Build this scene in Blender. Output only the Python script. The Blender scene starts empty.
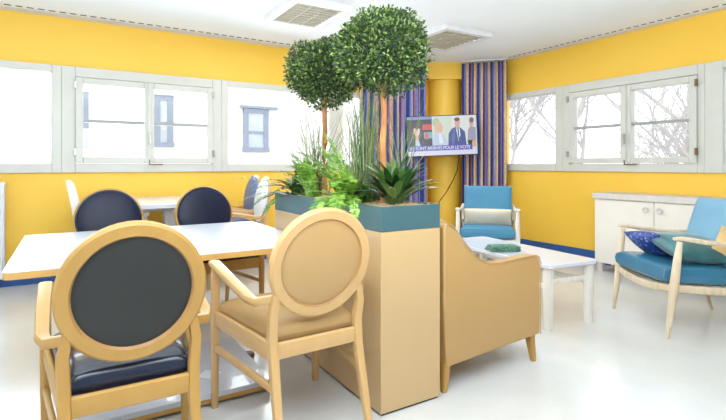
import bpy, math, random
from mathutils import Vector, Matrix, Euler
C = bpy.context.scene.collection
R = math.radians
random.seed(7)
TH = R(31.5); CT, ST = math.cos(TH), math.sin(TH)
def W(x, z):            # metres right of / ahead of the viewpoint -> room axes
    return (x*CT + z*ST, -x*ST + z*CT)
def lin(c): return c/12.92 if c <= .04045 else ((c+.055)/1.055)**2.4
def rgb(r, g, b): return (lin(r/255), lin(g/255), lin(b/255), 1)

# ------------------------------------------------------------ materials
class NT:
    def __init__(s, name):
        s.m = bpy.data.materials.new(name); s.m.use_nodes = True
        s.n = s.m.node_tree.nodes; s.l = s.m.node_tree.links
        s.b = s.n['Principled BSDF']
    def add(s, t, **k):
        nd = s.n.new(t)
        for a, v in k.items():
            if hasattr(nd, a): setattr(nd, a, v)
            else: nd.inputs[a].default_value = v
        return nd
    def ln(s, a, b): s.l.new(a, b)
def ramp(nt, fac, stops, interp='LINEAR'):
    r = nt.add('ShaderNodeValToRGB'); cr = r.color_ramp; cr.interpolation = interp
    while len(cr.elements) < len(stops): cr.elements.new(.5)
    for e, (p, c) in zip(cr.elements, stops): e.position = p; e.color = c
    nt.ln(fac, r.inputs[0]); return r.outputs[0]
def mat(name, c1, c2=None, rough=.5, scale=8, stretch=(1,1,1), bump=0, coat=0, metal=0, detail=3, emis=None, sheen=0, bscale=None, spec=.5):
    t = NT(name); b = t.b
    tc = t.add('ShaderNodeTexCoord'); mp = t.add('ShaderNodeMapping'); mp.inputs['Scale'].default_value = stretch
    t.ln(tc.outputs['Object'], mp.inputs[0])
    nz = t.add('ShaderNodeTexNoise'); nz.inputs['Scale'].default_value = scale; nz.inputs['Detail'].default_value = detail
    t.ln(mp.outputs[0], nz.inputs['Vector'])
    if c2 is None: c2 = tuple(min(1, v*.93) for v in c1[:3]) + (1,)
    t.ln(ramp(t, nz.outputs[0], [(.35, c1), (.65, c2)]), b.inputs['Base Color'])
    b.inputs['Roughness'].default_value = rough; b.inputs['Metallic'].default_value = metal
    b.inputs['Coat Weight'].default_value = coat; b.inputs['Sheen Weight'].default_value = sheen
    b.inputs['Specular IOR Level'].default_value = spec
    if bump:
        n2 = t.add('ShaderNodeTexNoise'); n2.inputs['Scale'].default_value = bscale or scale*6
        t.ln(mp.outputs[0], n2.inputs['Vector'])
        bp = t.add('ShaderNodeBump'); bp.inputs['Strength'].default_value = bump; bp.inputs['Distance'].default_value = .004
        t.ln(n2.outputs[0], bp.inputs['Height']); t.ln(bp.outputs[0], b.inputs['Normal'])
    if emis:
        b.inputs['Emission Color'].default_value = emis[0]; b.inputs['Emission Strength'].default_value = emis[1]
    return t.m
M = {}
M['wall'] = mat('yellow paint', rgb(248,196,64), rgb(246,194,61), .55, 2, bump=.05, bscale=220)
M['wall_low'] = M['wall']
M['ceil'] = mat('ceiling paint', rgb(247,252,255), rgb(246,251,255), .8, 3)
M['strip'] = mat('ceiling edge paint', rgb(222,222,218), None, .7, 3)
M['slot'] = mat('dark slot', rgb(52,52,50), None, .8)
M['skirt'] = mat('blue skirting', rgb(38,84,150), rgb(34,76,138), .4)
M['win'] = mat('window paint', rgb(206,204,193), rgb(202,200,189), .4, 5)
M['gasket'] = mat('grey gasket', rgb(158,160,158), None, .6)
M['metal'] = mat('brushed metal', rgb(176,172,162), None, .3, 20, metal=.9)
M['brass'] = mat('aged hinge metal', rgb(120,96,60), None, .4, 20, metal=.7)
M['wood'] = mat('beech wood', rgb(180,134,62), rgb(176,130,59), .45, 5, (6,6,.7), 0, 0)
M['wood_pale'] = mat('pale beech wood', rgb(204,160,102), rgb(201,157,99), .36, 5, (6,6,.7), 0, .15)
M['wood_dark'] = mat('inner rim wood', rgb(176,128,74), rgb(160,112,62), .45, 5)
M['wood_white'] = mat('whitewashed wood', rgb(236,230,220), rgb(226,216,202), .42, 5, (5,5,.7))
M['wood_grey'] = mat('bleached beech', rgb(226,204,172), rgb(208,184,150), .42, 6, (5,5,.7))
M['black'] = mat('black vinyl', rgb(30,30,27), rgb(27,27,24), .6, 30, bump=.12, bscale=300)
M['navy'] = mat('navy vinyl', rgb(10,17,46), rgb(8,13,36), .40, 4, bump=.1, bscale=160, spec=.25)
M['navy_seat'] = mat('dark navy seat vinyl', rgb(22,31,54), rgb(17,25,46), .25, 4, coat=.3, bump=.08, bscale=40)
M['piping'] = mat('black piping', rgb(18,18,22), None, .4)
M['beige'] = mat('beige vinyl', rgb(182,142,88), rgb(180,140,86), .42, 5, bump=.1, bscale=200)
M['beige_sofa'] = mat('tan leatherette', rgb(184,143,86), rgb(182,141,84), .42, 6, bump=.12, bscale=120)
M['blue_v'] = mat('mid blue vinyl', rgb(92,122,178), rgb(82,112,168), .35, 5)
M['white_v'] = mat('white vinyl', rgb(232,234,238), rgb(222,226,232), .4, 5)
M['table'] = mat('white laminate', rgb(210,212,220), rgb(207,209,217), .25, 3, coat=.3)
M['table_edge'] = mat('beech edge band', rgb(212,160,84), rgb(198,146,72), .4, 5, (1,1,6))
M['white_metal'] = mat('white powder coated metal', rgb(232,232,234), None, .35)
M['planter'] = mat('cream laminate', rgb(198,162,112), rgb(197,161,111), .35, 2, coat=.2)
M['teal'] = mat('teal laminate', rgb(58,92,98), rgb(56,90,96), .42, 3)
M['teal_dark'] = mat('shadow joint', rgb(34,56,60), None, .6)
M['gravel'] = mat('bark chips', rgb(206,178,132), rgb(160,120,72), .9, 90, bump=.6, bscale=120)
M['bark'] = mat('trunk bark', rgb(200,136,76), rgb(150,94,48), .8, 30, (1,1,.25), .8, bscale=70)
M['stem'] = mat('plant stem', rgb(64,84,34), rgb(50,70,26), .6)
M['teal_v'] = mat('sea blue vinyl', rgb(46,112,140), rgb(36,100,130), .3, 3, coat=.3, bump=.06, bscale=90)
M['teal_back'] = mat('light blue fabric', rgb(120,168,192), rgb(112,160,186), .55, 4, bump=.1, bscale=260)
M['blue_back'] = mat('azure fabric', rgb(62,132,166), rgb(56,124,158), .6, 4, bump=.1, bscale=260)
M['teal_green'] = mat('teal green satin', rgb(44,108,112), rgb(26,80,82), .34, 6, sheen=.3)
M['tan_fabric'] = mat('tan satin', rgb(226,184,122), rgb(210,166,104), .4, 6)
M['cream_fabric'] = mat('cream fabric', rgb(226,212,190), rgb(216,200,176), .7, 6)
M['cab'] = mat('cream cabinet laminate', rgb(238,230,216), rgb(234,225,210), .4, 3)
M['cab_top'] = mat('grey beige worktop', rgb(214,205,196), rgb(206,196,186), .45, 4, (1,6,1))
M['tvblack'] = mat('black plastic', rgb(22,22,24), None, .3)
M['green_cloth'] = mat('green woven cloth', rgb(96,140,112), rgb(52,92,78), .8, 60, bump=.5, bscale=160)
M['rubber'] = mat('black rubber', rgb(30,28,28), None, .7)
M['light_grey'] = mat('lamp louvre', rgb(196,188,170), rgb(188,180,160), .5, 4, (8,1,1))
M['castor'] = mat('brown castor', rgb(112,84,60), None, .5)
M['facade'] = mat('white render', rgb(246,246,248), None, .9, 2)
M['fac_frame'] = mat('grey blue frame', rgb(140,154,176), None, .6)
M['fac_glass'] = mat('facade glass', rgb(176,190,208), rgb(205,215,226), .2, 1.5)
M['outbark'] = mat('pale winter bark', rgb(198,195,195), rgb(186,183,183), .9, 6)
M['ground'] = mat('pale ground', rgb(226,228,230), None, .95, 1)
def leaf_mat(name, stops, rough=.5, trans=.15):
    t = NT(name); g = t.add('ShaderNodeNewGeometry')
    t.ln(ramp(t, g.outputs['Random Per Island'], stops), t.b.inputs['Base Color'])
    t.b.inputs['Roughness'].default_value = rough
    return t.m
M['leaf'] = leaf_mat('box leaves', [(0, rgb(14,28,10)), (.45, rgb(42,66,22)), (.75, rgb(78,106,38)), (1, rgb(134,156,74))])
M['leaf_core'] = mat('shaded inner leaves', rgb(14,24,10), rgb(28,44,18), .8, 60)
M['reed'] = leaf_mat('reed blades', [(0, rgb(50,74,36)), (.6, rgb(98,120,62)), (1, rgb(168,166,96))])
M['fern_dark'] = leaf_mat('dark fern', [(0, rgb(34,66,26)), (.6, rgb(58,98,38)), (1, rgb(100,138,60))])
M['fern_bright'] = leaf_mat('bright fern', [(0, rgb(70,120,30)), (.6, rgb(116,164,46)), (1, rgb(170,205,80))])
M['broad'] = leaf_mat('broad leaves', [(0, rgb(16,40,16)), (.6, rgb(34,70,28)), (1, rgb(92,132,58))], .32)
def glass_mat():
    t = NT('window glass'); t.n.remove(t.b)
    tr = t.add('ShaderNodeBsdfTransparent'); gl = t.add('ShaderNodeBsdfGlossy'); gl.inputs['Roughness'].default_value = .02
    fr = t.add('ShaderNodeFresnel'); fr.inputs[0].default_value = 1.3
    mx = t.add('ShaderNodeMixShader'); t.ln(fr.outputs[0], mx.inputs[0]); t.ln(tr.outputs[0], mx.inputs[1]); t.ln(gl.outputs[0], mx.inputs[2])
    t.ln(mx.outputs[0], t.n['Material Output'].inputs[0]); return t.m
M['glass'] = glass_mat()
def floor_mat():
    t = NT('polished lino'); b = t.b
    tc = t.add('ShaderNodeTexCoord')
    n1 = t.add('ShaderNodeTexNoise'); n1.inputs['Scale'].default_value = 1.1; n1.inputs['Detail'].default_value = 4
    n2 = t.add('ShaderNodeTexNoise'); n2.inputs['Scale'].default_value = 60; n2.inputs['Detail'].default_value = 2
    t.ln(tc.outputs['Object'], n1.inputs['Vector']); t.ln(tc.outputs['Object'], n2.inputs['Vector'])
    c1 = ramp(t, n1.outputs[0], [(.3, rgb(220,219,216)), (.7, rgb(205,202,195))])
    mx = t.add('ShaderNodeMix', data_type='RGBA', blend_type='MULTIPLY'); mx.inputs[0].default_value = .25
    t.ln(c1, mx.inputs[6]); t.ln(ramp(t, n2.outputs[0], [(.3, (.85,.85,.85,1)), (.6, (1,1,1,1))]), mx.inputs[7])
    t.ln(mx.outputs[2], b.inputs['Base Color'])
    rr = t.add('ShaderNodeMapRange'); rr.inputs['To Min'].default_value = .1; rr.inputs['To Max'].default_value = .24
    t.ln(n1.outputs[0], rr.inputs[0]); t.ln(rr.outputs[0], b.inputs['Roughness'])
    b.inputs['Specular IOR Level'].default_value = .6
    n3 = t.add('ShaderNodeTexNoise'); n3.inputs['Scale'].default_value = 3.5; t.ln(tc.outputs['Object'], n3.inputs['Vector'])
    bp = t.add('ShaderNodeBump'); bp.inputs['Strength'].default_value = .06; bp.inputs['Distance'].default_value = .02
    t.ln(n3.outputs[0], bp.inputs['Height']); t.ln(bp.outputs[0], b.inputs['Normal'])
    return t.m
M['floor'] = floor_mat()
def curtain_mat():
    t = NT('striped curtain cloth'); b = t.b
    uv = t.add('ShaderNodeUVMap'); sp = t.add('ShaderNodeSeparateXYZ'); t.ln(uv.outputs[0], sp.inputs[0])
    fr = t.add('ShaderNodeMath', operation='FRACT'); ml = t.add('ShaderNodeMath', operation='MULTIPLY'); ml.inputs[1].default_value = 1.9
    t.ln(sp.outputs[0], ml.inputs[0]); t.ln(ml.outputs[0], fr.inputs[0])
    navy = rgb(50,58,130); lil = rgb(118,124,186); tan = rgb(214,180,132); org = rgb(190,110,90); pale = rgb(176,176,204)
    st = ramp(t, fr.outputs[0], [(0, tan), (.2, navy), (.36, lil), (.46, pale), (.5, tan), (.68, navy), (.78, org), (.82, lil), (.92, navy)], 'CONSTANT')
    nz = t.add('ShaderNodeTexNoise'); nz.inputs['Scale'].default_value = 26; nz.inputs['Detail'].default_value = 3
    mp = t.add('ShaderNodeMapping'); mp.inputs['Scale'].default_value = (1.4, .9, 1); t.ln(uv.outputs[0], mp.inputs[0]); t.ln(mp.outputs[0], nz.inputs['Vector'])
    mx = t.add('ShaderNodeMix', data_type='RGBA', blend_type='MULTIPLY'); mx.inputs[0].default_value = .7
    t.ln(st, mx.inputs[6]); t.ln(ramp(t, nz.outputs[0], [(.35, (.55,.5,.6,1)), (.5, (1,.95,.95,1)), (.65, (.8,.9,1.0,1))]), mx.inputs[7])
    t.ln(mx.outputs[2], b.inputs['Base Color']); b.inputs['Roughness'].default_value = .8
    return t.m
M['curtain'] = curtain_mat()
def pattern_cushion():
    t = NT('patterned blue satin'); b = t.b; tc = t.add('ShaderNodeTexCoord')
    v = t.add('ShaderNodeTexVoronoi'); v.inputs['Scale'].default_value = 38; t.ln(tc.outputs['Object'], v.inputs['Vector'])
    t.ln(ramp(t, v.outputs['Distance'], [(.15, rgb(150,176,218)), (.3, rgb(60,92,168)), (.55, rgb(28,48,118))]), b.inputs['Base Color'])
    b.inputs['Roughness'].default_value = .4; return t.m
M['pattern'] = pattern_cushion()
_em = {}
def emat(r, g, b, s=1.0):
    k = (r,g,b)
    if k not in _em:
        t = NT('screen colour'); t.b.inputs['Base Color'].default_value = (0,0,0,1); t.b.inputs['Emission Color'].default_value = rgb(r,g,b)
        t.b.inputs['Emission Strength'].default_value = s; t.b.inputs['Roughness'].default_value = .3; _em[k] = t.m
    return _em[k]

# ------------------------------------------------------------ mesh helpers
class MB:
    def __init__(s): s.v = []; s.f = []; s.uv = None
    def add(s, vs, fs):
        o = len(s.v); s.v += [tuple(v) for v in vs]; s.f += [tuple(i+o for i in f) for f in fs]; return s
    def box(s, c, d, rot=None):
        x,y,z = (k/2 for k in d); vs = [Vector(p) for p in [(-x,-y,-z),(x,-y,-z),(x,y,-z),(-x,y,-z),(-x,-y,z),(x,-y,z),(x,y,z),(-x,y,z)]]
        if rot: m = Euler(rot).to_matrix(); vs = [m @ v for v in vs]
        c = Vector(c)
        return s.add([v+c for v in vs], [(3,2,1,0),(4,5,6,7),(0,1,5,4),(1,2,6,5),(2,3,7,6),(3,0,4,7)])
    def b2(s, x0,x1,y0,y1,z0,z1): return s.box(((x0+x1)/2,(y0+y1)/2,(z0+z1)/2),(x1-x0,y1-y0,z1-z0))
    def sweep(s, pts, sizes, up=(0,0,1), n=12, p=4, closed=False):
        pts = [Vector(q) for q in pts]; k = len(pts); up = Vector(up); o = len(s.v)
        for i, q in enumerate(pts):
            if closed: t = pts[(i+1)%k]-pts[(i-1)%k]
            else: t = pts[min(i+1,k-1)]-pts[max(i-1,0)]
            t.normalize(); a = t.cross(up)
            if a.length < .05: a = t.cross(Vector((0,1,0)))
            a.normalize(); b = a.cross(t).normalized()
            w, h = sizes[i] if isinstance(sizes, list) else sizes
            for j in range(n):
                an = 2*math.pi*(j+.5)/n; c, d = math.cos(an), math.sin(an)
                r = (abs(c)**p+abs(d)**p)**(-1/p)
                s.v.append(tuple(q + a*(w/2*r*c) + b*(h/2*r*d)))
        for i in range(k if closed else k-1):
            for j in range(n):
                i2 = (i+1)%k; j2 = (j+1)%n
                s.f.append((o+i*n+j, o+i*n+j2, o+i2*n+j2, o+i2*n+j))
        if not closed:
            s.f.append(tuple(o+j for j in range(n))[::-1]); s.f.append(tuple(o+(k-1)*n+j for j in range(n)))
        return s
    def tube(s, pts, r, n=10, closed=False):
        k = len(pts); rs = r if isinstance(r, list) else [r]*k
        return s.sweep(pts, [(2*q,2*q) for q in rs], n=n, p=2, closed=closed)
    def lathe(s, prof, c=(0,0,0), n=24):
        o = len(s.v)
        for r, z in prof:
            for j in range(n):
                a = 2*math.pi*j/n; s.v.append((c[0]+r*math.cos(a), c[1]+r*math.sin(a), c[2]+z))
        for i in range(len(prof)-1):
            for j in range(n):
                s.f.append((o+i*n+j, o+i*n+(j+1)%n, o+(i+1)*n+(j+1)%n, o+(i+1)*n+j))
        s.f.append(tuple(o+j for j in range(n))[::-1]); s.f.append(tuple(o+(len(prof)-1)*n+j for j in range(n)))
        return s
    def prism(s, poly, a0, a1, axis='y'):
        k = len(poly)
        def P(u, v, a): return {'y': (u,a,v), 'x': (a,u,v), 'z': (u,v,a)}[axis]
        return s.add([P(u,v,a0) for u,v in poly]+[P(u,v,a1) for u,v in poly],
            [tuple(range(k)), tuple(range(2*k-1,k-1,-1))]+[(i,i+k,(i+1)%k+k,(i+1)%k) for i in range(k)])
    def dome(s, cx, cz, rx, rz, y0, h, n=36, rings=6, bulge=1):   # domed disc in the xz plane, rising towards +y*h
        o = len(s.v)
        for i in range(rings):
            q = i/rings*math.pi/2
            for j in range(n):
                a = 2*math.pi*j/n; s.v.append((cx+rx*math.cos(q)*math.cos(a), y0+h*math.sin(q)**bulge, cz+rz*math.cos(q)*math.sin(a)))
        s.v.append((cx, y0+h, cz)); t = len(s.v)-1
        for i in range(rings-1):
            for j in range(n):
                s.f.append((o+i*n+j, o+i*n+(j+1)%n, o+(i+1)*n+(j+1)%n, o+(i+1)*n+j))
        for j in range(n): s.f.append((o+(rings-1)*n+j, o+(rings-1)*n+(j+1)%n, t))
        s.f.append(tuple(o+j for j in range(n))); return s
    def cushion(s, c, d, rot=None, nx=14, ny=14, pinch=.12, e=.45, box=0):
        # soft cushion: footprint d[0] x d[1], thickness d[2]
        o = len(s.v); m = Euler(rot).to_matrix() if rot else Matrix.Identity(3); c = Vector(c)
        def pt(i, j, sg):
            u = -1+2*i/nx; v = -1+2*j/ny
            u = math.sin(u*math.pi/2); v = math.sin(v*math.pi/2)
            t = ((1-abs(u)**(2+4*box))*(1-abs(v)**(2+4*box)))**e
            x = u*(1-pinch*(1-v*v)); y = v*(1-pinch*(1-u*u))
            return c + m @ Vector((x*d[0]/2, y*d[1]/2, sg*t*d[2]/2))
        for sg in (1,-1):
            b = len(s.v)
            for i in range(nx+1):
                for j in range(ny+1): s.v.append(tuple(pt(i,j,sg)))
            for i in range(nx):
                for j in range(ny):
                    q = (b+i*(ny+1)+j, b+(i+1)*(ny+1)+j, b+(i+1)*(ny+1)+j+1, b+i*(ny+1)+j+1)
                    s.f.append(q if sg > 0 else q[::-1])
        return s
    def rotate(s, rot, loc=(0,0,0)):
        m = Euler(rot).to_matrix(); l = Vector(loc); s.v = [tuple(m @ Vector(v) + l) for v in s.v]; return s
    def build(s, name, m, parent=None, bevel=0, smooth=True, ang=35, seg=2, loc=None, weld=False):
        me = bpy.data.meshes.new(name); me.from_pydata(s.v, [], s.f)
        if weld or True:
            import bmesh
            bm = bmesh.new(); bm.from_mesh(me)
            if weld: bmesh.ops.remove_doubles(bm, verts=bm.verts, dist=1e-5)
            if s.uv is None: bmesh.ops.recalc_face_normals(bm, faces=bm.faces)
            bm.to_mesh(me); bm.free()
        if s.uv:
            ul = me.uv_layers.new(name='UVMap')
            for lp in me.loops: ul.data[lp.index].uv = s.uv[lp.vertex_index]
        me.materials.append(m)
        if smooth: me.shade_smooth(); me.set_sharp_from_angle(angle=R(ang))
        o = bpy.data.objects.new(name, me); C.objects.link(o)
        if parent: o.parent = parent
        if loc: o.location = loc
        if bevel:
            b = o.modifiers.new('bevel', 'BEVEL'); b.width = bevel; b.segments = seg; b.limit_method = 'ANGLE'; b.angle_limit = R(40)
            b.harden_normals = True
        return o
def thing(name, label, cat, loc=(0,0,0), rz=0, group=None):
    o = bpy.data.objects.new(name, None); C.objects.link(o); o.empty_display_size = .1
    o.location = loc; o.rotation_euler = (0,0,rz); o['label'] = label; o['category'] = cat
    if group: o['group'] = group
    return o
def tag(o, label, cat, group=None, kind=None):
    o['label'] = label; o['category'] = cat
    if group: o['group'] = group
    if kind: o['kind'] = kind
    return o
def struct(o, label, cat):
    o['kind'] = 'structure'; o['label'] = label; o['category'] = cat; return o

# ------------------------------------------------------------ the room
YB, XR, ZC = 5.88, 5.50, 2.74
ZS, ZT = 1.12, 2.23          # window band
def xb(px, Y=YB):            # where a sight line meets the back wall
    t = (px-363)/480; z = Y/(CT - t*ST); return z*(t*CT+ST)
def yr(px, X=XR):
    t = (px-363)/480; z = X/(t*CT+ST); return z*(CT-t*ST)
struct(MB().b2(-3.2,XR+.3,-2.6,YB+.3,-.1,0).build('floor', M['floor'], smooth=False), 'glossy cream linoleum floor', 'floor')
struct(MB().b2(-3.2,XR+.3,-2.6,YB+.3,ZC,ZC+.12).build('ceiling', M['ceil'], smooth=False), 'smooth pale grey white ceiling', 'ceiling')
wb = MB().b2(-3.2,XR+.3,YB,YB+.25,0,ZS).b2(-3.2,XR+.3,YB,YB+.25,ZT,ZC).b2(4.3,XR+.3,YB,YB+.25,ZS,ZT)
struct(wb.build('wall_back', M['wall'], smooth=False), 'yellow painted long wall with a band of windows', 'wall')
wr = MB().b2(XR,XR+.25,-2.6,YB,0,ZS).b2(XR,XR+.25,-2.6,YB,ZT,ZC).b2(XR,XR+.25,yr(503)+.1,YB,ZS,ZT)
struct(wr.build('wall_right', M['wall'], smooth=False), 'yellow painted right hand wall above and below its windows', 'wall')
struct(MB().b2(-3.2,XR,YB-.018,YB,0,.15).build('baseboard_back', M['skirt'], bevel=.003), 'blue skirting board under the long window wall', 'skirting')
struct(MB().b2(XR-.018,XR,-2.6,YB-.02,0,.15).build('baseboard_right', M['skirt'], bevel=.003), 'blue skirting board along the right wall', 'skirting')
struct(MB().b2(-3.2,XR+.25,-2.85,-2.6,0,ZC).build('wall_front', mat('grey paint', rgb(150,150,152), None, .7, 2), smooth=False), 'unseen grey wall added behind the viewpoint to cut light', 'wall')  # added out of view; grey keeps light off the sides facing the camera
struct(MB().b2(-3.45,-3.2,-2.6,YB,0,ZC).build('wall_left', M['ceil'], smooth=False), 'unseen white wall added at the far left to close off light', 'wall')  # added out of view to shut out sky light; white avoids yellow bounce
# perimeter strip of the ceiling and its dashed ventilation slot
struct(MB().b2(-3.2,XR,YB-.15,YB,ZC-.012,ZC).build('trim_1', M['strip'], smooth=False), 'pale ceiling edge strip above the long wall', 'trim')
struct(MB().b2(XR-.12,XR,-2.6,YB-.15,ZC-.012,ZC).build('trim_2', M['strip'], smooth=False), 'pale ceiling edge strip above the right wall', 'trim')
m = MB(); x = -2.6
while x < 4.1: m.b2(x,x+.055,YB-.182,YB-.168,ZC-.006,ZC+.001); x += .09
struct(m.build('trim_3', M['slot'], smooth=False), 'row of dark slots in the ceiling beside the long wall', 'trim')
m = MB(); y = -2
while y < 5.0: m.b2(XR-.147,XR-.135,y,y+.05,ZC-.006,ZC+.001); y += .085
struct(m.build('trim_4', M['slot'], smooth=False), 'row of dark slots in the ceiling beside the right wall', 'trim')
# corner column and bulkhead
cx, cy = W(1.27, 7.47)
m = MB().lathe([(.245,0),(.245,2.5)], (cx,cy,0), 40)
struct(m.build('wall_corner', M['wall']), 'round yellow column in the corner behind the television', 'column')
m = MB()
def diag(z): # points on a line at constant distance ahead, clipped to both walls
    xa = (z*ST*0 + 0); Xa = (z - YB*CT)/ST; Yb = (z - XR*ST)/CT
    return (Xa, YB), (XR, Yb)
a, b = diag(7.2)
m.prism([a, b, (XR,YB)], 2.49, ZC, 'z')
struct(m.build('trim_5', M['wall'], smooth=False), 'yellow bulkhead across the corner above the column', 'bulkhead')
a, b = diag(7.62)
m = MB().prism([a, b, (XR,YB)], 0, 2.49, 'z')
struct(m.build('wall_niche', M['wall'], smooth=False), 'yellow wall piece across the corner behind the column', 'wall')

# ------------------------------------------------------------ windows (local: x along wall, y into the room = -, z up)
def window(idx, label, place, a0, a1, kind, sash=None, hinge=True):
    # place: function (along, depth, z) -> world ; built directly in world space
    o = bpy.data.objects.new('window_%d' % idx, None); C.objects.link(o); struct(o, label, 'window')
    o.location = place((a0+a1)/2, 0, ZS)
    mid = Vector(o.location)
    def B(m, u0,u1,d0,d1,z0,z1):
        p = Vector(place(u0,d0,z0)) - mid; q = Vector(place(u1,d1,z1)) - mid
        m.b2(min(p.x,q.x),max(p.x,q.x),min(p.y,q.y),max(p.y,q.y),min(p.z,q.z),max(p.z,q.z))
    fr = MB(); lo, hi = sash
    if kind == 'fixed':
        g0,g1 = lo,hi; zb,zt = ZS+.09, 2.155
        B(fr,a0,g0,-.03,.07,ZS,ZT); B(fr,g1,a1,-.03,.07,ZS,ZT); B(fr,g0,g1,-.03,.07,ZS,zb); B(fr,g0,g1,-.03,.07,zt,ZT)
        fr.build('window_frame', M['win'], o, bevel=.006)
        gk = MB(); B(gk,g0-.004,g0+.008,.0,.06,zb,zt); B(gk,g1-.008,g1+.004,.0,.06,zb,zt); B(gk,g0,g1,.0,.06,zb-.004,zb+.006); B(gk,g0,g1,.0,.06,zt-.006,zt+.004)
        gk.build('glazing_bead', M['win'], o)
        gl = MB(); B(gl,g0,g1,.04,.046,zb,zt); gl.build('pane', M['glass'], o, smooth=False)
    else:
        (l0,l1),(r0,r1) = lo,hi; s = .07
        B(fr,a0,l0-s,-.03,.07,ZS,ZT); B(fr,r1+s,a1,-.03,.07,ZS,ZT)
        B(fr,l0-s,r1+s,-.03,.07,ZS,1.215); B(fr,l0-s,r1+s,-.03,.07,2.125,ZT)
        fr.build('window_frame', M['win'], o, bevel=.006)
        mid_ = (l1+r0)/2
        for k,(u0,u1,g0,g1) in enumerate(((l0-s,mid_-.002,l0,l1),(mid_+.002,r1+s,r0,r1))):
            sm = MB(); z0,z1 = 1.222,2.118; b0,b1 = 1.285,2.05
            B(sm,u0,g0,-.055,.05,z0,z1); B(sm,g1,u1,-.055,.05,z0,z1); B(sm,g0,g1,-.055,.05,z0,b0); B(sm,g0,g1,-.055,.05,b1,z1)
            so = sm.build('sash', M['win'], o, bevel=.008)
            gb = MB(); B(gb,g0,g1,-.03,.03,1.652,1.682); gb.build('glazing_bar', M['gasket'], so, bevel=.004)
            gl = MB(); B(gl,g0,g1,.018,.023,b0,b1); gl.build('pane', M['glass'], so, smooth=False)
            uh = u0 if k == 0 else u1
            for zz in (1.30, 2.0):
                hg = MB(); B(hg,uh-.012,uh+.012,-.075,-.05,zz,zz+.075); hg.build('hinge', M['brass'] if idx > 5 and k == 1 else M['metal'], so, bevel=.004)
        cv = MB(); B(cv,mid_-.016,mid_+.016,-.07,-.055,1.222,2.118); cv.build('cover_strip', M['win'], o, bevel=.004)
        hd = MB(); B(hd,mid_-.015,mid_+.015,-.082,-.07,1.44,1.56); B(hd,mid_-.009,mid_+.009,-.12,-.07,1.535,1.553); B(hd,mid_-.009,mid_+.009,-.122,-.106,1.42,1.553)
        hd.build('handle', M['metal'], o, bevel=.004)
        lt = MB(); B(lt,mid_-.006,mid_+.14,-.075,-.055,1.20,1.212); B(lt,mid_-.006,mid_+.006,-.075,-.055,1.20,1.26); lt.build('stay', M['brass'], o, bevel=.002)
    return o
pb = lambda u,d,z: (u, YB+d, z)
pr = lambda u,d,z: (XR+d, -u, z)     # u grows towards the viewer
j1, j2, j3 = xb(61.5), xb(221), xb(335.5)
window(1, 'fixed window pane at the far left of the long wall', pb, -1.9, j1, 'fixed', (-1.8, xb(52)))
window(2, 'white double casement window behind the dining table', pb, j1, j2, 'sash', ((xb(83), xb(144)), (xb(153.5), xb(206))))
window(3, 'fixed window pane right of the double casement, left of the potted trees', pb, j2, j3, 'fixed', (xb(227.5), xb(329)))
window(4, 'fixed window pane behind the potted trees beside the curtain', pb, j3, 4.3, 'fixed', (xb(342), 4.2))
k1, k2 = -yr(564), -yr(706)
window(5, 'fixed window pane beside the right curtain', pr, -yr(503)-.1, k1, 'fixed', (-yr(507)-.06, -yr(556.5)))
window(6, 'white double casement window above the sideboard', pr, k1, k2, 'sash', ((-yr(575.5), -yr(622.5)), (-yr(633), -yr(691.5))))
window(7, 'fixed window pane at the right edge above the sideboard', pr, k2, -1.0, 'fixed', (-yr(724), -1.1))
m = MB().b2(XR,XR+.25,-2.6,1.0,ZS,ZT)
struct(m.build('wall_right', M['wall'], smooth=False), 'yellow end piece of the right wall beyond the windows', 'wall')

# ------------------------------------------------------------ outside
struct(MB().b2(-60,80,-40,90,-1.2,-1.1).build('ground_outside', M['ground'], smooth=False), 'pale ground outside', 'ground')
YF = 13.0
bd = thing('building', 'white building with vertical cladding seen through the long wall windows', 'building', (0,YF,-1.1))
m = MB().b2(-14,9.5,0,4,0,9)
x = -9.0
while x < 3.3: m.b2(x,x+.035,-.02,0,0,9); x += .42
m.build('facade', M['facade'], bd, smooth=False)
def xf(px): return xb(px, YF)
def hz(py, px):
    t = (px-363)/480; return 1.2 + (165-py)*(YF/(CT-t*ST))/480
for (p0,p1,y0,y1) in ((76,88.5,92,148),(154,173,95.5,147),(243,268,109,152)):
    xa, xc = xf(p0), xf(p1); zt, zb = hz(y0,(p0+p1)/2)+1.1, hz(y1,(p0+p1)/2)+1.1
    f = MB().b2(xa,xa+.14,-.06,.02,zb,zt).b2(xc-.14,xc,-.06,.02,zb,zt).b2(xa,xc,-.07,.03,zt-.12,zt-.004).b2(xa-.02,xc+.02,-.08,.03,zb-.004,zb+.12).b2(xa,xc,-.05,.02,(zb+zt)/2-.1,(zb+zt)/2-.02)
    fo = f.build('window', M['fac_frame'], bd, smooth=False)
    MB().b2(xa+.1,xc-.1,-.03,-.012,zb+.1,zt-.1).build('pane', M['fac_glass'], fo, smooth=False)
    MB().b2(xa-.1,xc+.25,-.12,0,zt+.004,zt+.07).build('lintel', M['fac_frame'] if p0 > 200 else M['facade'], bd, smooth=False)
def rail(x0,x1,y,z,label):
    t = tag(MB().tube([(x0,y,z),(x1,y,z)], .014, 8).build('railing', M['fac_frame']), label, 'railing')
    return t
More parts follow.
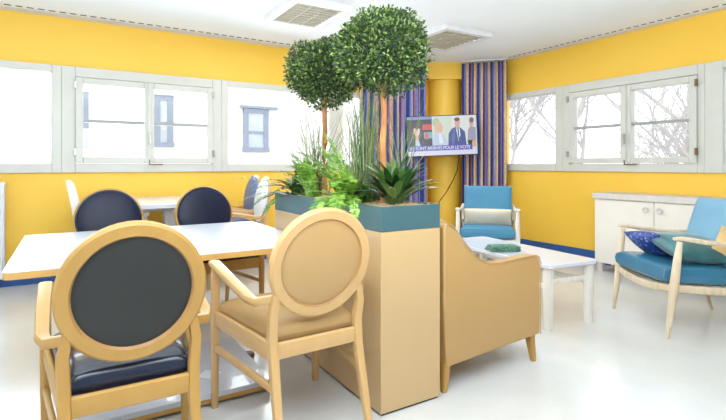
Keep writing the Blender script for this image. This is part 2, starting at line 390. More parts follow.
def winter_tree(x, y, h, seed, label):
    rnd = random.Random(seed); m = MB()
    def br(p, d, L, r, lev):
        q = p; pts = [p]; k = 4
        for i in range(k):
            d = (d + Vector((rnd.uniform(-.18,.18), rnd.uniform(-.18,.18), rnd.uniform(-.08,.14)))).normalized()
            q = q + d*(L/k); pts.append(q)
        m.tube(pts, [r*(1-.5*i/k) for i in range(k+1)], 4)
        if lev == 0: return
        for i in range(5 if lev > 1 else 4):
            a = rnd.uniform(0,6.28); s = pts[rnd.randint(1,k)]
            nd = (d + Vector((math.cos(a), math.sin(a), rnd.uniform(-.1,.7)))*rnd.uniform(.6,1.2)).normalized()
            br(s, nd, L*rnd.uniform(.55,.8), r*.5, lev-1)
    br(Vector((0,0,0)), Vector((0,0,1)), h*.42, h*.018, 4)
    o = m.build('bare_tree', M['outbark']); o.location = (x,y,-1.1)
    tag(o, label, 'tree', 'bare winter trees outside the right windows')
winter_tree(13.0, 8.4, 7.2, 3, 'bare winter tree outside the casement above the sideboard, its trunk behind the left sash')
winter_tree(12.0, 5.0, 7.5, 5, 'bare winter tree outside the right sash of the casement above the sideboard')
winter_tree(13.5, 11.8, 6.8, 8, 'bare winter tree outside the pane next to the right curtain')
winter_tree(16.0, 7.2, 8, 11, 'farthest bare winter tree, outside between the two sashes above the sideboard')

# ------------------------------------------------------------ ceiling cassettes
def cassette(x0,x1,y0,y1,label):
    cx,cy = (x0+x1)/2,(y0+y1)/2; t = thing('ceiling_lamp', label, 'ceiling light', (cx,cy,ZC), 0, 'square louvred lights in the ceiling')
    w,d = (x1-x0)/2,(y1-y0)/2; f = .07
    m = MB().b2(-w,w,-d,-d+f,-.055,0).b2(-w,w,d-f,d,-.055,0).b2(-w,-w+f,-d+f,d-f,-.055,0).b2(w-f,w,-d+f,d-f,-.055,0)
    m.build('frame', M['white_metal'], t, bevel=.006)
    m = MB().b2(-w+f,w-f,-d+f,d-f,-.03,-.002); k = 9
    for i in range(k):
        y = -d+f+(2*d-2*f)*(i+.5)/k; m.box((0,y,-.042),(2*w-2*f,.012,.022))
    for i in range(1,3): m.box((-w+f+(2*w-2*f)*i/3,0,-.042),(.008,2*d-2*f,.024))
    m.build('louvre', M['light_grey'], t, smooth=False)
cassette(1.72,2.33,4.0,4.78,'square louvred ceiling light above the left window side, nearest the dining table')
cassette(3.5,4.22,3.98,4.82,'square louvred ceiling light right of the tall potted tree, nearer the television')

# ------------------------------------------------------------ curtains
def curtain(p0, p1, label, folds, amp=.045, seed=1):
    rnd = random.Random(seed); m = MB(); m.uv = []
    a = Vector((*p0,0)); b = Vector((*p1,0)); d = b-a; L = d.length; d.normalize(); n = Vector((-d.y,d.x,0))
    N = folds*12; Z = 14; ph = [rnd.uniform(-.5,.5) for _ in range(folds+2)]
    for i in range(N+1):
        u = i/N; f = u*folds
        off = math.sin(2*math.pi*f + ph[int(f)]*.0)*amp*(1+.35*ph[int(f)]); sk = ph[min(int(f)+1,folds)]*.012
        for k in range(Z+1):
            z = .03 + (ZC-.04-.03)*k/Z
            q = k/Z; g = 1-.35*(q**6)
            p = a + d*(u*L + sk*math.sin(3*q)) + n*(off*g + .012*math.sin(5*q+f))
            m.v.append((p.x,p.y,z)); m.uv.append((u*folds*.27+L+.03*math.sin(9*u+seed), z))
    for i in range(N):
        for k in range(Z):
            m.f.append((i*(Z+1)+k, (i+1)*(Z+1)+k, (i+1)*(Z+1)+k+1, i*(Z+1)+k+1))
    o = m.build('curtain', M['curtain'], None, ang=180)
    s = o.modifiers.new('t','SOLIDIFY'); s.thickness = .004
    tag(o, label, 'curtain', 'blue and tan striped curtains')
    m = MB().tube([(*p0,ZC-.014),(*p1,ZC-.014)], .012, 8)
    tag(m.build('curtain_rail', M['white_metal']), 'slim ceiling curtain rail above the ' + ('left' if seed == 1 else 'right') + ' striped curtain', 'curtain rail')
curtain((3.42,5.66), (4.43,5.47), 'long blue and tan striped curtain left of the yellow column, behind the potted trees', 9, seed=1)
curtain((4.95,5.28), (5.37,4.80), 'long blue and tan striped curtain right of the television beside the window', 6, seed=2)

# ------------------------------------------------------------ television
tx, ty = W(1.115, 6.78)
tv = thing('television', 'flat television showing a news picture, mounted in the corner before the yellow column', 'television', (tx,ty,1.615), -TH - R(3))
tv.rotation_euler = (0, R(-2.2), -TH - R(2))
MB().box((0,.02,0),(1.0,.045,.575)).build('casing', M['tvblack'], tv, bevel=.006)
scr = MB().box((0,-.006,0),(.975,.006,.55)).build('screen', emat(214,222,232), tv, smooth=False)
def flat(name, pts, col, lay): # polygon on the screen in screen units (0..1, 0..1)
    y = -.0095-.0006*lay
    P = [((u-.5)*.975, y, (v-.5)*.55) for u,v in pts]
    MB().add(P, [tuple(range(len(P)))]).build(name, emat(*col), scr, smooth=False)
def ell(cu,cv,ru,rv,n=20,a0=0,a1=360): return [(cu+ru*math.cos(R(a0+(a1-a0)*i/n)), cv+rv*math.sin(R(a0+(a1-a0)*i/n))) for i in range(n)]
def rect(a,b,c,d): return [(a,c),(b,c),(b,d),(a,d)]
flat('screen_panel', rect(0,.36,.2,.93), (34,24,34), 1)
flat('screen_glow', rect(.22,.36,.66,.8), (214,62,46), 2)
flat('screen_glow', rect(.24,.36,.44,.6), (120,176,178), 2)
flat('screen_glow', ell(.28,.5,.03,.09), (206,92,120), 3)
flat('screen_hair', ell(.135,.60,.078,.25), (70,44,40), 3)
flat('screen_jacket', [(.0,.2),(.01,.36),(.08,.45),(.19,.44),(.28,.36),(.31,.2)], (28,34,66), 4)
flat('screen_shirt', [(.12,.2),(.11,.4),(.165,.4),(.19,.2)], (196,206,232), 5)
flat('screen_neck', rect(.115,.16,.38,.5), (226,180,164), 5)
flat('screen_face', ell(.138,.64,.046,.145), (242,206,196), 6)
flat('screen_hair', ell(.138,.76,.052,.07), (70,44,40), 7)
flat('screen_panel', rect(.365,.64,.2,.97), (214,222,206), 1)
flat('screen_glow', ell(.42,.84,.05,.12), (176,196,160), 2)
flat('screen_hair', ell(.452,.69,.062,.17), (222,188,150), 3)
flat('screen_jacket', [(.37,.2),(.375,.5),(.42,.60),(.5,.56),(.56,.42),(.60,.2)], (190,206,232), 4)
flat('screen_shirt', [(.46,.3),(.45,.58),(.49,.57),(.52,.3)], (228,234,244), 5)
flat('screen_face', ell(.475,.68,.033,.12), (226,178,152), 6)
flat('screen_panel', rect(.64,.985,.2,.97), (226,228,226), 1)
flat('screen_jacket', [(.585,.2),(.595,.54),(.64,.66),(.70,.72),(.76,.70),(.83,.58),(.85,.2)], (58,72,140), 5)
flat('screen_lapel', [(.66,.2),(.69,.45),(.69,.7),(.66,.64),(.63,.4)], (84,100,168), 6)
flat('screen_shirt', [(.735,.34),(.70,.71),(.755,.70),(.765,.5)], (226,230,242), 6)
flat('screen_tie', [(.737,.36),(.722,.68),(.74,.68),(.75,.42)], (60,70,110), 7)
flat('screen_neck', rect(.71,.75,.66,.78), (198,146,126), 7)
flat('screen_face', ell(.726,.81,.038,.12), (218,166,144), 8)
flat('screen_hair', ell(.722,.90,.041,.05), (104,80,70), 9)
flat('screen_jacket', [(.86,.3),(.875,.62),(.91,.72),(.985,.68),(.985,.2),(.93,.2)], (158,156,178), 4)
flat('screen_trousers', [(.87,.2),(.87,.36),(.94,.36),(.94,.2)], (38,40,56), 5)
flat('screen_face', ell(.925,.80,.03,.10), (210,168,150), 6)
flat('screen_hair', ell(.93,.87,.034,.07), (120,104,100), 7)
flat('screen_glow', ell(.955,.27,.03,.09), (222,176,120), 10)
flat('screen_banner', rect(0,.93,.12,.25), (78,80,176), 9)
flat('screen_ticker', rect(.03,.985,.0,.12), (222,222,246), 9)
flat('screen_header', rect(0,.36,.93,1), (128,144,206), 9)
def screen_text(s, u, v, size, col, lay):
    cu = bpy.data.curves.new('screen_text','FONT'); cu.body = s; cu.size = size; cu.space_character = .9
    o = bpy.data.objects.new('screen_text', cu); C.objects.link(o)
    dg = bpy.context.evaluated_depsgraph_get(); me = bpy.data.meshes.new_from_object(o.evaluated_get(dg)); bpy.data.objects.remove(o)
    for w in me.vertices: w.co = ((u-.5)*.975+w.co.x, -.0095-.0006*lay, (v-.5)*.55+w.co.y)
    me.materials.clear(); me.materials.append(emat(*col)); o = bpy.data.objects.new('screen_text', me); C.objects.link(o); o.parent = scr
TVTEXT = 'ILS SONT ARRIVES POUR LE VOTE'
screen_text(TVTEXT, .03, .15, .062, (240,242,255), 10)
MB().sweep([(0,.045,0),(0,.10,-.02),(.08,.42,-.02)], (.05,.07)).build('wall_bracket', M['metal'], tv)
P = [W((459-363)/480*6.84, 6.84)+(1.34,), W((457.5-363)/480*6.86, 6.86)+(1.13,), W((453-363)/480*6.9, 6.9)+(.98,), W((446-363)/480*6.95, 6.95)+(.80,), W((439-363)/480*7.0, 7.0)+(.66,), W((437-363)/480*6.95, 6.95)+(.1,), W((437-363)/480*6.9, 6.9)+(.007,)]
tag(MB().tube(P, .007, 8).build('cable', M['tvblack']), 'thin black cable hanging from the television past the yellow column', 'cable')

# ------------------------------------------------------------ radiator
rd = thing('radiator', 'white panel radiator under the window at the left edge', 'radiator', (-1.05,YB-.09,0))
m = MB().b2(-.52,.52,-.05,-.03,.1,1.02).b2(-.52,.52,.03,.05,.1,1.02)
for i in range(26): m.box((-.5+i*.04,-.054,.56),(.02,.012,.84))
m.build('panel', M['white_metal'], rd, bevel=.004)
MB().b2(-.525,.525,-.055,.055,1.0,1.035).build('top_grille', M['white_metal'], rd, bevel=.004)
for q in (-.44,.44): MB().b2(q-.02,q+.02,-.02,.085,0,.12).build('foot', M['white_metal'], rd, bevel=.004)

# ------------------------------------------------------------ medallion chairs (local: facing +y)
CY, CZ, LEAN = -.315, .787, R(10)
def ringpt(a, rx, rz, d=0):   # point on tilted back plane
    x = rx*math.cos(a); h = rz*math.sin(a)
    return Vector((x, CY - h*math.sin(LEAN) + d*math.cos(LEAN), CZ + h*math.cos(LEAN) + d*math.sin(LEAN)))
def tilt(m): # meshes drafted in xz plane around origin -> tilted back plane
    out = []
    for x,y,z in m.v: out.append((x, CY - z*math.sin(LEAN) + y*math.cos(LEAN), CZ + z*math.cos(LEAN) + y*math.sin(LEAN)))
    m.v = out; return m
def medallion(label, loc, rz, wood, front, back, seat, group, sz=1.0, sx=1.0):
    t = thing('dining_chair', label, 'chair', (*loc,0), rz, group)
    t.scale = (sx,1,sz)
    wd = M[wood]
    m = MB(); n = 56; prof = [(-.019,-.018),(-.021,-.012),(-.021,.012),(-.016,.020),(.014,.020),(.025,.010),(.025,-.010),(.016,-.018)]
    for i in range(n):
        a = 2*math.pi*i/n
        for (r,d) in prof: m.v.append((( .2125+r)*math.cos(a), d, (.2125+r)*math.sin(a)))
    k = len(prof)
    for i in range(n):
        for j in range(k): m.f.append((i*k+j, i*k+(j+1)%k, ((i+1)%n)*k+(j+1)%k, ((i+1)%n)*k+j))
    tilt(m).build('back_ring', wd, t, ang=28)
    tilt(MB().dome(0,0,.1935,.1935,-.004,-.012)).build('back_panel', M[back], t)
    m = MB()
    for i in range(n):
        a = 2*math.pi*i/n; m.v.append((.193*math.cos(a), -.0165, .193*math.sin(a))); m.v.append((.186*math.cos(a), -.006, .186*math.sin(a)))
    for i in range(n): m.f.append((2*i,2*i+1,(2*i+3)%(2*n),(2*i+2)%(2*n)))
    tilt(m).build('inner_rim', M['wood_dark'], t)
    tilt(MB().dome(0,0,.219,.219,.018,.036,bulge=.7)).build('backrest_pad', M[front], t)
    m = MB().tube([(.2195*math.cos(2*math.pi*i/n), .021, .2195*math.sin(2*math.pi*i/n)) for i in range(n)], .006, 6, closed=True)
    tilt(m).build('piping', M['piping'] if front == 'navy' else M[front], t)
    for s in (-1,1):
        # rear leg: from the floor up to the flank of the ring
        p = ringpt(math.pi*1.5 + s*R(62), .2145, .2145, 0)
        MB().sweep([(s*.212,-.375,0),(s*.207,-.325,.2),(s*.203,-.278,.40),(s*.206,-.266,.50),(s*.209,p.y+.012,.60),(p.x+s*.004,p.y+.002,.69)], [(.030,.032),(.036,.038),(.042,.045),(.042,.045),(.040,.036),(.03,.028)], up=(0,1,0)).build('leg', wd, t)
        MB().sweep([(s*.28,.275,0),(s*.28,.27,.40),(s*.28,.262,.60),(s*.28,.258,.712)], [(.032,.032),(.042,.042),(.042,.042),(.042,.044)], up=(0,1,0)).build('leg', wd, t)
        e = ringpt(R(-36) if s > 0 else R(216), .222, .222, .0)
        MB().sweep([(s*.280,.295,.712),(s*.280,.27,.712),(s*.277,.05,.678),(s*.270,-.17,.642),(s*.255,-.225,.636),(e.x,e.y,e.z)], [(.052,.030),(.054,.034),(.050,.036),(.046,.036),(.038,.036),(.028,.034)]).build('armrest', wd, t)
        MB().sweep([(s*.276,.25,.445),(s*.21,-.26,.435)], (.024,.08)).build('seat_rail', wd, t)
        MB().sweep([(s*.278,.25,.30),(s*.209,-.30,.29)], (.022,.034)).build('stretcher', wd, t)
    MB().sweep([(-.275,.268,.445),(.275,.268,.445)], (.024,.08)).build('seat_rail', wd, t)
    MB().sweep([(-.2,-.272,.434),(.2,-.272,.434)], (.026,.070)).build('seat_rail', wd, t)
    # seat cushion, trapezoid footprint
    m = MB().cushion((0,0,.488),(2,2,.12),box=1,pinch=0,e=.32,nx=18,ny=18)
    m.v = [(x*((.268 if y > 0 else .268) - .066*(1-(y+1)/2)), .008+y*.262, z) for x,y,z in m.v]
    m.build('seat', M[seat], t)
    return t
G1 = 'medallion backed chairs around the dining table'
medallion('light wood medallion armchair with black back panel, back turned, nearest on the left', (.185,2.04), R(-.5), 'wood', 'navy', 'black', 'navy_seat', G1, 1.0, .955)
medallion('pale wood medallion armchair with beige back panel beside the planter', (.905,2.145), R(2), 'wood_pale', 'beige', 'beige', 'beige', G1)
medallion('navy padded round back chair across the dining table, the left one', (.26,3.78), R(180), 'wood', 'navy', 'black', 'navy_seat', G1)
medallion('navy padded round back chair across the dining table, the right one', (.99,3.86), R(182), 'wood', 'navy', 'black', 'navy_seat', G1)
G2 = 'medallion backed chairs around the window table'
medallion('white round back chair seen edge on at the left end of the window table', (.35,5.2), R(-90), 'wood_white', 'white_v', 'white_v', 'white_v', G2, 1.04)
medallion('blue padded round back chair at the right end of the window table, by the wall', (1.545,5.55), R(90), 'wood_pale', 'blue_v', 'beige', 'blue_v', G2, 1.06)
medallion('white padded round back chair next to the blue one, half behind the fern', (1.455,4.96), R(86), 'wood_pale', 'white_v', 'white_v', 'white_v', G2, 1.05)

# ------------------------------------------------------------ tables
def rrect(x0,x1,y0,y1,r,n=6):
    P = []
    for (cx,cy,a) in ((x1-r,y1-r,0),(x0+r,y1-r,90),(x0+r,y0+r,180),(x1-r,y0+r,270)):
        for i in range(n+1):
            q = R(a+90*i/n); P.append((cx+r*math.cos(q), cy+r*math.sin(q)))
    return P
def dining(label, x0,x1,y0,y1,h,colx,coly,base,edge='table_edge'):
    t = thing('dining_table', label, 'table', (colx,coly,0), 0, 'white tables on central columns')
    X0,X1,Y0,Y1 = x0-colx,x1-colx,y0-coly,y1-coly
    MB().prism(rrect(X0+.001,X1-.001,Y0+.001,Y1-.001,.04), h-.006, h, 'z').build('tabletop', M['table'], t, ang=30)
    MB().prism(rrect(X0,X1,Y0,Y1,.04), h-.034, h-.005, 'z').build('edge_band', M[edge], t, ang=30)
    m = MB().box((0,0,(h-.034)/2+.03),(.10,.16,h-.034-.06)).box((0,0,h-.08),(.07,.9,.05)).box((0,0,h-.08),(1.0,.07,.05))
    m.build('column', M['white_metal'], t, bevel=.008)
    bx0,bx1,by0,by1 = base
    b = MB().prism(rrect(bx0,bx1,by0,by1,.03), .038, .062, 'z').build('base_plate', M['table'], t, ang=30)
    MB().prism(rrect(bx0,bx1,by0,by1,.03), .016, .037, 'z').build('base_edge', M['table_edge'], t, ang=30)
    MB().sweep([(bx1-.30,by0+.20,.063),(bx1-.24,by0+.26,.063)], (.1,.003)).build('inset_plate', M['white_v'], b)
    for (x,y) in ((bx0+.05,by0+.05),(bx1-.05,by0+.05),(bx0+.05,by1-.05),(bx1-.05,by1-.05)):
        c = MB().lathe([(.018,-.02),(.03,-.016),(.03,.016),(.018,.02)], (0,0,0), 20).rotate((R(90),0,0),(x,y,.03))
        c.build('castor', M['castor'], t)
    return t
dt = dining('long white dining table with beech edge in front of the planter', -.24,1.25,2.49,3.76,.75,.42,2.95,(-.42,.50,-.52,.22))
dining('white table standing against the window wall', .12,1.30,4.55,5.8,.85,.86,5.15,(-.2,.22,-.5,.4),'table')
tag(MB().lathe([(.03,0),(.034,.01),(.034,.02),(.028,.03)],(0,0,0),24).build('adjusting_knob', M['castor'], loc=(.96,2.93,.0)), 'round brown knob lying on the floor behind the table base', 'knob')

# ------------------------------------------------------------ planters
PX0, PX1 = 1.265, 1.63
def planter(y0, y1, label):
    t = thing('planter_box', label, 'planter', ((PX0+PX1)/2,(y0+y1)/2,0), 0, 'cream and teal room divider planters')
    w, d = (PX1-PX0)/2, (y1-y0)/2
    MB().b2(-w,w,-d+.001,d-.001,.012,.878).build('cabinet', M['planter'], t, bevel=.002)
    MB().b2(-w+.01,w-.01,-d+.01,d-.01,0,.014).build('plinth', M['rubber'], t)
    e = .014
    m = MB().b2(-w,w,-d+.001,-d+e,.88,1.0).b2(-w,w,d-e,d-.001,.88,1.0).b2(-w,-w+e,-d+e,d-e,.88,1.0).b2(w-e,w,-d+e,d-e,.88,1.0)
    m.build('trough', M['teal'], t, bevel=.0015)
    MB().b2(-w+.004,w-.004,-d+.004,d-.004,.8785,.882).build('joint', M['teal_dark'], t)
    g = MB(); nx, ny = 18, 40; o = 0; rnd = random.Random(int(y0*10))
    for i in range(nx+1):
        for j in range(ny+1):
            g.v.append((-w+e+(2*w-2*e)*i/nx, -d+e+(2*d-2*e)*j/ny, 0.992+rnd.uniform(-.004,.008)+.005*math.sin(i*.7)*math.sin(j*.4)))
    for i in range(nx):
        for j in range(ny): g.f.append((i*(ny+1)+j,(i+1)*(ny+1)+j,(i+1)*(ny+1)+j+1,i*(ny+1)+j+1))
    g.build('bark_chips', M['gravel'], t)
    return t
planter(1.90, 2.59, 'cream planter box with teal trough, nearer half of the divider')
planter(2.59, 3.28, 'cream planter box with teal trough, farther half beside the dining table end')
GZ = .975
# ------------------------------------------------------------ plants
def leaf(m, p, d, n, L, w, fold=0):
    d = d.normalized(); s = d.cross(n)
    if s.length < 1e-3: s = Vector((1,0,0))
    s.normalize(); up = s.cross(d)
    a = p; b = p+d*L*.5+s*w*.5+up*fold*w; c = p+d*L; e = p+d*L*.5-s*w*.5+up*fold*w
    m.add([a,b,c,e],[(0,1,2,3)])
def topiary(x, y, zc, r, seed, label, n=9500, tr=.018):
    rnd = random.Random(seed)
    t = thing('potted_tree', label, 'tree', (x,y,GZ), 0, 'ball clipped artificial trees in the planter')
    zc -= GZ
    pts = [(0.004*math.sin(i*1.3+seed), .004*math.cos(i*1.7), (zc)*i/9) for i in range(10)]
    tk = MB().tube(pts, [tr*(1.1-.25*i/9)*(1+.08*math.sin(i*2.1)) for i in range(10)], 12)
    tko = tk.build('trunk', M['bark'], t)
    m = MB()
    for k in range(46):
        d = Vector((rnd.gauss(0,1),rnd.gauss(0,1),rnd.gauss(0,1))).normalized(); s = Vector((0,0,zc - r*.35))
        e = Vector((0,0,zc)) + d*r*.88; m.tube([s, s.lerp(e,.5)+Vector((0,0,-.01)), s.lerp(e,.8)], [.004,.003,.001], 4)
    m.build('branches', M['bark'], t)
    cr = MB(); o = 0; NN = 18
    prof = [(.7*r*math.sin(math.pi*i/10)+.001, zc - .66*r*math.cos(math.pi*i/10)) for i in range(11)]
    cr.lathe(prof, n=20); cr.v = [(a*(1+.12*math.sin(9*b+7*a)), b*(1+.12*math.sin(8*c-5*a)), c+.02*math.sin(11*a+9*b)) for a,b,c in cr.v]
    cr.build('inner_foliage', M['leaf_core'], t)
    m = MB()
    lump = [(Vector((rnd.gauss(0,1),rnd.gauss(0,1),rnd.gauss(0,1))).normalized(), rnd.uniform(-.16,.12)) for _ in range(60)]
    for k in range(n):
        d = Vector((rnd.gauss(0,1),rnd.gauss(0,1),rnd.gauss(0,1))).normalized()
        if d.z < -.8 and rnd.random() < .6: continue
        q = 1
        for (l,h) in lump:
            c = d.dot(l)
            if c > .88: q += h*(c-.88)/.12
        rr = r*q*(.62+.38*rnd.random()**.45)*(1+rnd.uniform(-.05,.10))
        p = Vector((0,0,zc)) + d*rr; p.z = zc + (p.z-zc)*.93
        ld = (d*.9+Vector((rnd.uniform(-1,1),rnd.uniform(-1,1),rnd.uniform(-.6,1)))).normalized()
        nn = Vector((rnd.uniform(-1,1),rnd.uniform(-1,1),rnd.uniform(0,1)))
        leaf(m, p, ld, nn, rnd.uniform(.018,.030), rnd.uniform(.010,.015), .15)
    m.build('foliage', M['leaf'], t, smooth=False)
topiary(1.45, 2.155, 1.805, .25, 1, 'ball shaped tree with bare trunk, the nearer and larger looking one in the planter')
topiary(1.45, 2.855, 1.81, .24, 2, 'ball shaped tree with bare trunk, the farther one, left of the other')
def reeds(x, y, n, H, spread, seed, label, bias=(0,0)):
    rnd = random.Random(seed); m = MB()
    for k in range(n):
        a = rnd.uniform(0,6.283); s = rnd.random()**.8*spread; h = H*rnd.uniform(.6,1.03)*(1-.2*s/spread)
        bx, by = rnd.gauss(0,.035), rnd.gauss(0,.05)
        dx, dy = math.cos(a)*s+bias[0]*s, math.sin(a)*s+bias[1]*s
        q = [];  K = 7; droop = rnd.uniform(0,.12)*s*3
        for i in range(K+1):
            u = i/K; q.append(Vector((bx+dx*u**1.6, by+dy*u**1.6, h*u - droop*u**3)))
        w = rnd.uniform(.0018,.0038); an = rnd.uniform(0,3.14); sd = Vector((math.cos(an),math.sin(an),0))
        o = len(m.v)
        for i, p in enumerate(q):
            ww = w*(1-.8*(i/K)**2); m.v += [tuple(p+sd*ww/1), tuple(p-sd*ww/1)]
        for i in range(K): m.f.append((o+2*i,o+2*i+1,o+2*i+3,o+2*i+2))
    o = m.build('reed_grass', M['reed'], smooth=False, loc=(x,y,GZ))
    tag(o, label, 'plant', 'tall reed grasses in the planter')
reeds(1.42, 2.93, 95, .76, .36, 3, 'tall thin reed grass around the trunk of the farther ball tree')
reeds(1.45, 2.36, 150, .80, .15, 4, 'dense tall reed grass between the two ball trees, close to the nearer trunk')
reeds(1.52, 2.13, 34, .70, .20, 5, 'thinner reed grass just right of the nearer ball tree', (.5,.3))
def frond(m, base, d, L, arch, w, rnd, n=20, lw=.012):
    d = Vector((d[0],d[1],0)).normalized(); p = Vector(base); ang = arch[0]; st = L/n
    side = Vector((-d.y,d.x,0))
    for i in range(n):
        u = i/n; ang = arch[0] + (arch[1]-arch[0])*u
        t = d*math.cos(ang)+Vector((0,0,math.sin(ang))); q = p + t*st
        m.add([p+side*.002,q+side*.002,q-side*.002,p-side*.002],[(0,1,2,3)])
        l = w*math.sin(math.pi*min(1,(u*.85+.18)))**.8
        up = side.cross(t)
        for s in (-1,1):
            leaf(m, q, side*s+t*.45+up*rnd.uniform(-.15,.2), up, l*rnd.uniform(.85,1.1), lw, .1)
        p = q
def fern(x, y, specs, seed, mt, label, dz=0, w=.05, lw=.013):
    rnd = random.Random(seed); m = MB()
    for (az, L, a0, a1) in specs:
        frond(m, (rnd.uniform(-.03,.03),rnd.uniform(-.03,.03),0), (math.cos(R(az)),math.sin(R(az))), L, (R(a0),R(a1)), w*rnd.uniform(.8,1.15), rnd, n=int(L/.015), lw=lw)
    o = m.build('fern', M[mt], smooth=False, loc=(x,y,GZ+dz)); tag(o, label, 'plant', 'ferns in the planter')
rnd = random.Random(21)
fern(1.36, 3.06, [(rnd.uniform(0,360), rnd.uniform(.22,.36), rnd.uniform(35,85), rnd.uniform(-60,10)) for _ in range(26)] + [(205,.50,35,-20),(215,.44,20,-50),(190,.40,30,-50),(170,.46,25,-35),(180,.42,60,-40),(160,.5,40,-10)], 1, 'fern_dark', 'dark fern at the far end of the planter, sprigs hanging over the left edge', w=.05, lw=.019)
fern(1.36, 2.82, [(rnd.uniform(100,260), rnd.uniform(.24,.36), rnd.uniform(70,88), rnd.uniform(-10,50)) for _ in range(9)]+[(150,.42,86,60),(190,.38,80,30)], 2, 'fern_bright', 'upright fern behind the bright one in the planter', w=.055, lw=.019)
fern(1.305, 2.31, [(150,.46,84,35),(175,.44,80,10),(120,.46,86,45),(135,.40,78,0),(200,.40,75,-10),(225,.36,70,-30),(100,.40,80,30),(160,.36,60,-20),(215,.34,60,-105),(195,.34,55,-105),(232,.32,62,-108),(182,.30,55,-100),(248,.33,62,-108),(224,.40,66,-104),(205,.28,40,-110),(60,.3,80,20),(250,.34,70,-20),(140,.30,50,-30)], 3, 'fern_bright', 'bright green fern spilling over the front of the teal trough', w=.062, lw=.021)
fern(1.42, 2.28, [(rnd.uniform(0,360), rnd.uniform(.18,.30), rnd.uniform(45,85), rnd.uniform(-60,0)) for _ in range(20)], 4, 'fern_dark', 'small fern at the foot of the dense reed grass', w=.05, lw=.018)
def broadleaf(x, y, seed, label):
    rnd = random.Random(seed); m = MB(); st = MB()
    for k in range(80):
        az = 2.4*k+rnd.uniform(-.4,.4); d = Vector((math.cos(az),math.sin(az),0)); el = R(38+46*(k/80)+rnd.uniform(-10,10)); L = rnd.uniform(.14,.23); w = rnd.uniform(.013,.022)
        b = Vector((d.x*.015,d.y*.015,.02)); p0 = b + (d*math.cos(el)*.06+Vector((0,0,math.sin(el)*.06)))*1.0
        st.tube([tuple(b-Vector((0,0,.02))), tuple(p0)], [.004,.003], 5)
        o = len(m.v); side = Vector((-d.y,d.x,0)); K = 7; p = p0; e = el+.2
        for i in range(K+1):
            u = i/K; ww = w*math.sin(math.pi*min(1,.1+u*.9))**.7 if i < K else .001
            upv = side.cross(d*math.cos(e)+Vector((0,0,math.sin(e))))
            m.v += [tuple(p+side*ww+upv*-.3*ww*-1), tuple(p), tuple(p-side*ww+upv*.3*ww)]
            e -= .14; p = p + (d*math.cos(e)+Vector((0,0,math.sin(e))))*(L/K)
        for i in range(K):
            for j in (0,1): m.f.append((o+3*i+j,o+3*i+j+1,o+3*i+j+4,o+3*i+j+3))
    t = thing('leafy_plant', label, 'plant', (x,y,GZ))
    m.build('leaves', M['broad'], t, ang=180); st.build('stems', M['stem'], t)
broadleaf(1.46, 2.06, 5, 'dark broad leaved rosette plant at the near end of the planter')

# ------------------------------------------------------------ tan armchair (local: faces +x, origin at near rear corner)
ac = thing('tub_armchair', 'tan leatherette armchair with sloping arms, its side turned, right of the planter', 'armchair', (1.69,1.915,0), R(2))
D, Wd = .775, .70
prof = [(0,.135),(.775,.165),(.78,.60),(.765,.638),(.73,.652),(.60,.648),(.42,.640),(.33,.648),(.26,.672),(.20,.712),(.14,.770),(.09,.825),(.055,.865),(.03,.885),(0,.89),(-.02,.87),(-.02,.5)]
for (a,b) in ((0,.085),(Wd-.085,Wd)):
    MB().prism(prof, a, b).build('armrest', M['beige_sofa'], ac, bevel=.012, seg=3)
for (a) in (-.002, Wd+.002):
    MB().tube([(x,a,z) for x,z in prof[1:15]], .0035, 6).build('seam', M['beige'], ac)
MB().prism([(-.018,.137),(.12,.14),(.20,.5),(.11,.86),(.06,.905),(-.01,.895),(-.025,.86)], .086, Wd-.086).build('backrest', M['beige_sofa'], ac, bevel=.015, seg=3)
MB().prism([(.1,.16),(.76,.165),(.76,.32),(.1,.32)], .086, Wd-.086).build('seat_base', M['beige_sofa'], ac, bevel=.01)
MB().cushion((.44,Wd/2,.385),(.66,.52,.15),box=1.5,pinch=0,e=.25).build('seat', M['beige_sofa'], ac)
for (x,y,lx,ly) in ((.02,.035,-.02,-.01),(.72,.035,.02,-.01),(.02,Wd-.035,-.02,.01),(.72,Wd-.035,.02,.01)):
    MB().sweep([(x,y,.16),(x+lx,y+ly,0)], [(.052,.052),(.03,.03)], up=(0,1,0)).build('leg', M['wood'], ac)

# ------------------------------------------------------------ coffee table
ct = thing('coffee_table', 'low white coffee table with rounded corners between the armchairs', 'table', (3.245,2.86,0), R(-6))
w2, l2, h = .262, .67, .482
MB().prism(rrect(-w2,w2,-l2,l2,.05), h-.028, h, 'z').build('tabletop', M['table'], ct, bevel=.004)
for sx in (-1,1):
    for sy in (-1,1):
        MB().sweep([(sx*(w2-.055),sy*(l2-.06),0),(sx*(w2-.055),sy*(l2-.06),h-.028)], [(.052,.052),(.066,.066)], up=(0,1,0)).build('leg', M['wood_white'], ct)
    MB().sweep([(sx*(w2-.055),-l2+.06,.31),(sx*(w2-.055),l2-.06,.31)], (.022,.04)).build('stretcher', M['wood_white'], ct)
    MB().sweep([(-w2+.055,sx*(l2-.06),.345),(w2-.055,sx*(l2-.06),.345)], (.022,.042)).build('stretcher', M['wood_white'], ct)
m = MB()
for k in range(3): m.cushion((.004*k,-.003*k,.476+.009+.014*k),(.26-.01*k,.15-.005*k,.02),box=2,pinch=.02,e=.3,nx=16,ny=10)
cl = m.build('folded_cloth', M['green_cloth'], None); cl.location = (3.10,2.82,.007); cl.rotation_euler = (0,0,R(-25))
tag(cl, 'folded green patterned cloth lying on the coffee table', 'cloth')

